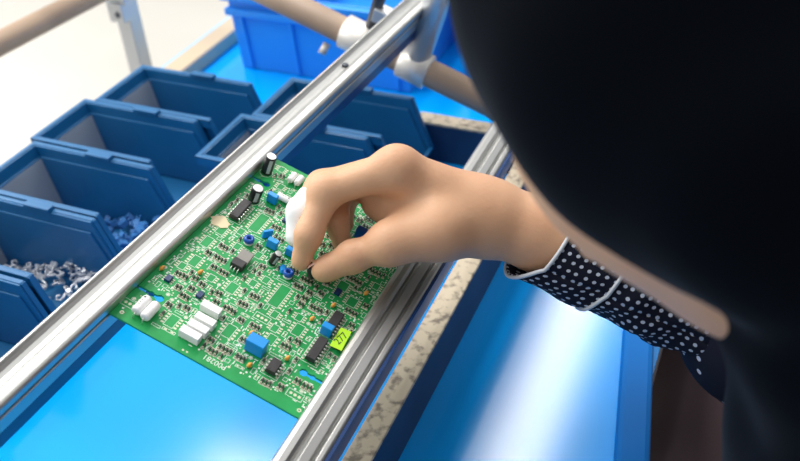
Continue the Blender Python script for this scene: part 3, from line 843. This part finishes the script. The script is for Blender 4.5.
fi = [finger((imcp, ipip, idip, itip), (.0118, .0098, .0081, .0064)), finger((mmcp, mpip, mdip, mtip), (.0118, .0096, .0082, .0066)),
      finger((rmcp, rpip, rdip, rtip), (.0112, .0090, .0078, .0064)), finger((lmcp, lpip, ldip, ltip), (.0100, .0080, .0068, .0056)),
      finger((tcmc, tmcp, tip_, ttip), (.0135, .0102, .0084, .0068), .008)]
# knuckle creases, swelling and the pads of the finger tips
def bump(i, c, r, k): fi[i] = smin(fi[i], cone_d(X, Y, Z, c, c+1e-4, r, r), k)
bump(0, ipip+(ipip-imcp)*.02+np.array([-.0006, 0, .0008]), .0100, .006); bump(4, tmcp+np.array([0, -.001, .001]), .0106, .008); bump(4, tip_*.98+tmcp*.02, .0088, .006)
bump(4, ttip*.75+tip_*.25, .0076, .006); bump(0, imcp+np.array([-.001, -.001, .002]), .0118, .008)
hand = palm
res = None
for f in fi:
    q = smin(f, palm, .011); res = q if res is None else np.minimum(res, q)
G.D[sl] = smin(G.D[sl], res, .006)
body = surface_nets(G, 'body', M['skin'], person, PB, 2)
print('body verts', len(body.data.vertices))

# nails
def nail(c, n, t, w, l):
    n = Vector(n).normalized(); t = Vector(t).normalized(); s_ = n.cross(t).normalized(); n = t.cross(s_)*-1 if t.cross(s_).dot(n) < 0 else t.cross(s_)
    b = MB(); vs = []; fs = []
    for i in range(7):
        for j in range(7):
            a = (i/6-.5)*2; e = (j/6-.5)*2; rr = 1-.25*max(0, abs(a)-.3)**2 if True else 1
            vs.append(Vector(c)+s_*(w*e*rr)+t*(l*a)+n*(-.0016*e*e-.0006*a*a))
    for i in range(6):
        for j in range(6): fs.append((i*7+j, i*7+j+1, i*7+j+8, i*7+j+7))
    b.add(vs, fs, 0, True); o = local(b.build('nail', M['nail'], person)); return o
tdir = ttip-tip_; tn = np.cross(tdir, vd); tn = -tn if tn[2] < 0 else tn
nail(ttip+tdir/np.linalg.norm(tdir)*.001+tn/np.linalg.norm(tn)*.0072, tn, tdir, .0050, .0055)

# brows, lashes and lips laid on the face
M['brow'] = mat('dark_brow', (.02, .014, .012), .8); M['lip'] = mat('lip_skin', (.50, .20, .17), .45)
def on_face(name, m, pts, r):
    out_ = []
    for c_, l_ in pts:
        o_ = Vector(hp(c_, .2, l_)-PB); hit, p_, n_, _ = body.ray_cast(o_, Vector(-Nf))
        if hit: out_.append(p_)
    if len(out_) > 2:
        b = MB(); b.tube(out_, r, 6); o = b.build(name, m, person)
for s in (-1, 1):
    on_face('eyebrow', M['brow'], [(.030+.006*math.sin(t*PI), s*(.014+.034*t)) for t in (0, .2, .4, .6, .8, 1)], .0018)
    on_face('eyelashes', M['brow'], [(.010-.005*math.sin(t*PI), s*(.018+.026*t)) for t in (0, .2, .4, .6, .8, 1)], .0011)
on_face('lips', M['lip'], [(-.054-.003*math.cos(t*PI/2), .022*t) for t in (-1, -.6, -.2, .2, .6, 1)], .0030)

# finger cot on the middle finger
g2 = Grid(axis([(.03, .13, .0011)]), axis([(.07, .19, .0011)]), axis([(.87, .98, .0011)]))
md_ = mdip-(mdip-mpip)*.45
g_add(g2, 'cone', .004, md_, mdip, .0098, .0090); g_add(g2, 'cone', .004, mdip, mtip, .0090, .0074)
cot = surface_nets(g2, 'finger_cot', M['cot'], person, PB, 1); cot['label'] = 'white finger cot on the middle finger'

# clothing on the body
ga = axis([(.10, .95, .009)]); gb = axis([(-.36, .42, .009)]); gc = axis([(.42, 1.16, .009)])
T_ = Grid(ga, gb, gc)
g_add(T_, 'cone', .05, neck1+np.array([.06, 0, -.06]), np.array([.60, .04, .82]), .130, .140); g_add(T_, 'cone', .05, np.array([.60, .04, .82]), np.array([.66, .04, .54]), .135, .168)
for sh in (shR, shL): g_add(T_, 'cone', .05, neck1+np.array([.02, 0, -.03]), sh, .072, .068)
g_add(T_, 'cone', .03, shL, elL, .064, .056); g_add(T_, 'cone', .03, elL, wrL+(elL-wrL)*.1, .054, .044)
g_add(T_, 'cone', .03, shR, el, .064, .056)
g_add(T_, 'ell', .01, elL*.05+wrL*.95+np.array([-.018, .012, -.012]), (.036, .036, .036), op='sub')
surface_nets(T_, 'tunic', M['dots'], person, PB, 2)
S_ = Grid(axis([(.14, .95, .009)]), axis([(-.30, .56, .009)]), axis([(.03, .75, .009)]))
for h_, k_, a_ in ((hipR, knR, anR), (hipL, knL, anL)):
    g_add(S_, 'cone', .06, h_, k_, .108, .088); g_add(S_, 'cone', .05, k_, a_+np.array([0, 0, .03]), .084, .080)
g_add(S_, 'cone', .06, np.array([.66, .06, .56]), np.array([.36, .295, .575]), .150, .085); g_add(S_, 'cone', .06, np.array([.36, .295, .565]), np.array([.38, .27, .16]), .085, .10)
skirt = surface_nets(S_, 'skirt', M['skirt'], person, PB, 2); skirt['label'] = 'dark plum skirt over the lap'
for a_ in (anR, anL):
    g3 = Grid(axis([(a_[0]-.21, a_[0]+.09, .005)]), axis([(a_[1]-.06, a_[1]+.06, .005)]), axis([(-.005, .13, .005)]))
    g_add(g3, 'cone', .02, a_+np.array([.01, 0, -.050]), a_+np.array([-.14, 0, -.056]), .040, .034); surface_nets(g3, 'shoe', M['shoe'], person, PB, 1)

# headscarf
gs = Grid(axis([(.14, .22, .006), (.22, .46, .0030), (.46, .80, .010)]), axis([(-.28, -.16, .008), (-.16, .17, .0032), (.17, .36, .010)]), axis([(.70, .98, .007), (.98, 1.30, .0032)]))
def scarf_add(k, *a): g_add(gs, a[0], k, *a[1:])
scarf_add(.004, 'ell', HIJ, (.113, .108, .103), Hm)
g_add(gs, 'ell', .010, hp(-.03, .075, 0), (.094, .080, .066), Hm, op='sub')      # face opening
cut = hp(-.02, .066, 0)
X, Y, Z = gs.pts((slice(None),)*3)
plane = (X-cut[0])*Nf[0]+(Y-cut[1])*Nf[1]+(Z-cut[2])*Nf[2]
gs.D = -smin(-gs.D, -plane.astype(np.float32), .006)
scarf_add(.02, 'ell', hp(-.096, .012, 0), (.040, .058, .062), Hm); scarf_add(.012, 'ell', hp(-.060, .046, .046), (.043, .050, .036), Hm)     # wrap under the chin
scarf_add(.05, 'cone', HIJ+np.array([.055, 0, -.005]), neck1+np.array([.03, 0, .0]), .100, .105)
scarf_add(.05, 'cone', neck1+np.array([.04, 0, -.01]), shR+np.array([-.02, -.03, .0]), .095, .085); scarf_add(.05, 'cone', neck1+np.array([.04, 0, -.01]), shL+np.array([.01, .03, .0]), .095, .085)
scarf_add(.04, 'cone', HIJ+np.array([.075, -.005, -.06]), np.array([.402, .035, .975]), .064, .064)
scarf_add(.04, 'cone', np.array([.402, .035, .975]), np.array([.410, .02, .80]), .064, .068)
# soft folds running from the crown to the shoulder
def scarf_fold(gr):
    X, Y, Z = gr.pts((slice(None),)*3)
    a = (Y-HIJ[1])*1.0+(Z-HIJ[2])*.35; l = (X-HIJ[0])+.25*(Z-HIJ[2])
    f = .0030*np.sin(a*70+l*14)+.0022*np.sin(a*128-l*22+1.3)
    w = np.clip((X-HIJ[0]+.10)/.08, 0, 1)
    gr.D += (f*w).astype(np.float32)
scarf_fold(gs)
scarf = surface_nets(gs, 'headscarf', M['scarf'], person, PB, 2); scarf['label'] = 'black headscarf'

# dotted sleeve with a loose cuff
ax_d = (fa2-fa)/np.linalg.norm(fa2-fa)
e1 = np.cross(ax_d, np.array([0, 0, 1.])); e1 /= np.linalg.norm(e1); e2 = np.cross(e1, ax_d)    # e2 upwards
if e2[2] < 0: e2 = -e2
c0 = JW(552, 240, .057)
NR, NS = 26, 48
vs, uvs = [], []
for i in range(NR):
    t = i/(NR-1)
    l1, l2 = np.linalg.norm(fa2-c0), np.linalg.norm(el-fa2); sl_ = t*(l1+l2)
    cc = c0+(fa2-c0)*(sl_/l1) if sl_ < l1 else fa2+(el-fa2)*((sl_-l1)/l2)
    if t < .4: pass
    for j in range(NS+1):
        q = 2*PI*j/NS
        dn = max(0, -math.sin(q))                    # lower half sags and reaches towards the hand
        r = .0290+.010*t+.0018*(1-t)*dn
        wv = 1+.05*math.sin(3*q+t*19)*math.sin(t*PI)+.035*math.sin(5*q-t*31)*min(1, t*3)
        sh_ = -ax_d*(.019*(1-t)**2*(dn**.8)*(1))+ax_d*.006*(1-t)**2*max(0, math.sin(q))
        p = cc+(e1*math.cos(q)+e2*math.sin(q))*r*wv+sh_-e2*.001*(1-t)
        vs.append(p); uvs.append((j/NS*36, sl_/.0056))
fs = [(i*(NS+1)+j, i*(NS+1)+j+1, (i+1)*(NS+1)+j+1, (i+1)*(NS+1)+j) for i in range(NR-1) for j in range(NS)]
b = MB(); b.add(vs, fs, 0, True)
slv = local(b.build('sleeve', M['dots_uv'], person)); slv['label'] = 'black sleeve with white dots'
ul = slv.data.uv_layers.new(name='UVMap')
for lp in slv.data.loops: ul.data[lp.index].uv = uvs[lp.vertex_index]
sol = slv.modifiers.new('thickness', 'SOLIDIFY'); sol.thickness = .0012; sol.offset = 1
for k_, i_ in enumerate((0, 7)):
    tr = MB(); ringp = [Vector(vs[i_*(NS+1)+j])+Vector(e1*math.cos(2*PI*j/NS)+e2*math.sin(2*PI*j/NS))*.0008 for j in range(NS)]
    tr.tube(ringp, .0013, 6, closed=True); o = local(tr.build('cuff_trim', M['trim'], slv)); o.parent = slv; o.matrix_parent_inverse = slv.matrix_parent_inverse
    o.matrix_parent_inverse = Matrix.Translation(-Vector(PB)) if False else Matrix.Identity(4)

# part held between finger and thumb
hc = (itip+ttip)/2+np.array([.0, -.0005, -.004])
held = empty('small_black_capacitor', 'small black capacitor pinched between the index finger and thumb', 'capacitor', tuple(hc))
d_ = Vector((.25, -.15, 1)).normalized()
hb = MB(); hb.lathe([(.0026, -.005), (.0030, -.0045), (.0030, .0045), (.0027, .005)], (0, 0, 0), d_, 20); hb.build('can', M['cap'], held)
for s in (-1, 1):
    l = MB(); l.cyl(Vector((s*.0010, 0, 0))-d_*.0045, Vector((s*.0012, 0, 0))-d_*.0085, .0003, 6); l.build('lead', M['pin'], held)

# ------------------------------------------------------------------ light
w = bpy.data.worlds.new('room_light'); scene.world = w; w.use_nodes = True
bg = w.node_tree.nodes['Background']; bg.inputs[0].default_value = (.93, .96, 1, 1); bg.inputs[1].default_value = .78
wn = w.node_tree.nodes; wl = w.node_tree.links
wtc = wn.new('ShaderNodeTexCoord'); wsx = wn.new('ShaderNodeSeparateXYZ'); wr_ = wn.new('ShaderNodeValToRGB')
wmr = wn.new('ShaderNodeMapRange'); wmr.inputs[1].default_value = -1; wmr.inputs[2].default_value = 1
wl.new(wtc.outputs['Generated'], wsx.inputs[0]); wl.new(wsx.outputs['Z'], wmr.inputs[0]); wl.new(wmr.outputs[0], wr_.inputs[0]); wl.new(wr_.outputs[0], bg.inputs[0])
cr = wr_.color_ramp; cr.elements[0].position = .40; cr.elements[0].color = (.25, .26, .28, 1); cr.elements[1].position = 1.0; cr.elements[1].color = (1.15, 1.17, 1.2, 1)
e_ = cr.elements.new(.55); e_.color = (.55, .57, .60, 1); e_ = cr.elements.new(.78); e_.color = (1.0, 1.02, 1.05, 1)
def lamp(name, x, y, z, sx, sy, power, target=None, col=(1, .97, .92)):
    ld = bpy.data.lights.new(name, 'AREA'); ld.shape = 'RECTANGLE'; ld.size = sx; ld.size_y = sy; ld.energy = power; ld.color = col
    o = bpy.data.objects.new(name, ld); COL.objects.link(o); o.location = (x, y, z)
    if target is not None: o.rotation_euler = (Vector(target)-o.location).to_track_quat('-Z', 'Y').to_euler()
    return o
lamp('ceiling_light', -.26, 2.6, 2.95, .20, 2.4, 34)
lamp('ceiling_light', -3.6, 1.6, 2.95, .30, 2.4, 60)
lamp('ceiling_light', -1.1, .5, 2.95, .5, 2.0, 56)
lamp('window_light', -3.2, .2, 2.2, 2.6, 1.6, 60, target=(0, .2, .8), col=(.95, .98, 1))

vs_ = scene.view_settings
vs_.view_transform = 'Standard'; vs_.look = 'None'; vs_.gamma = 1; vs_.use_curve_mapping = False; vs_.exposure = 0.0
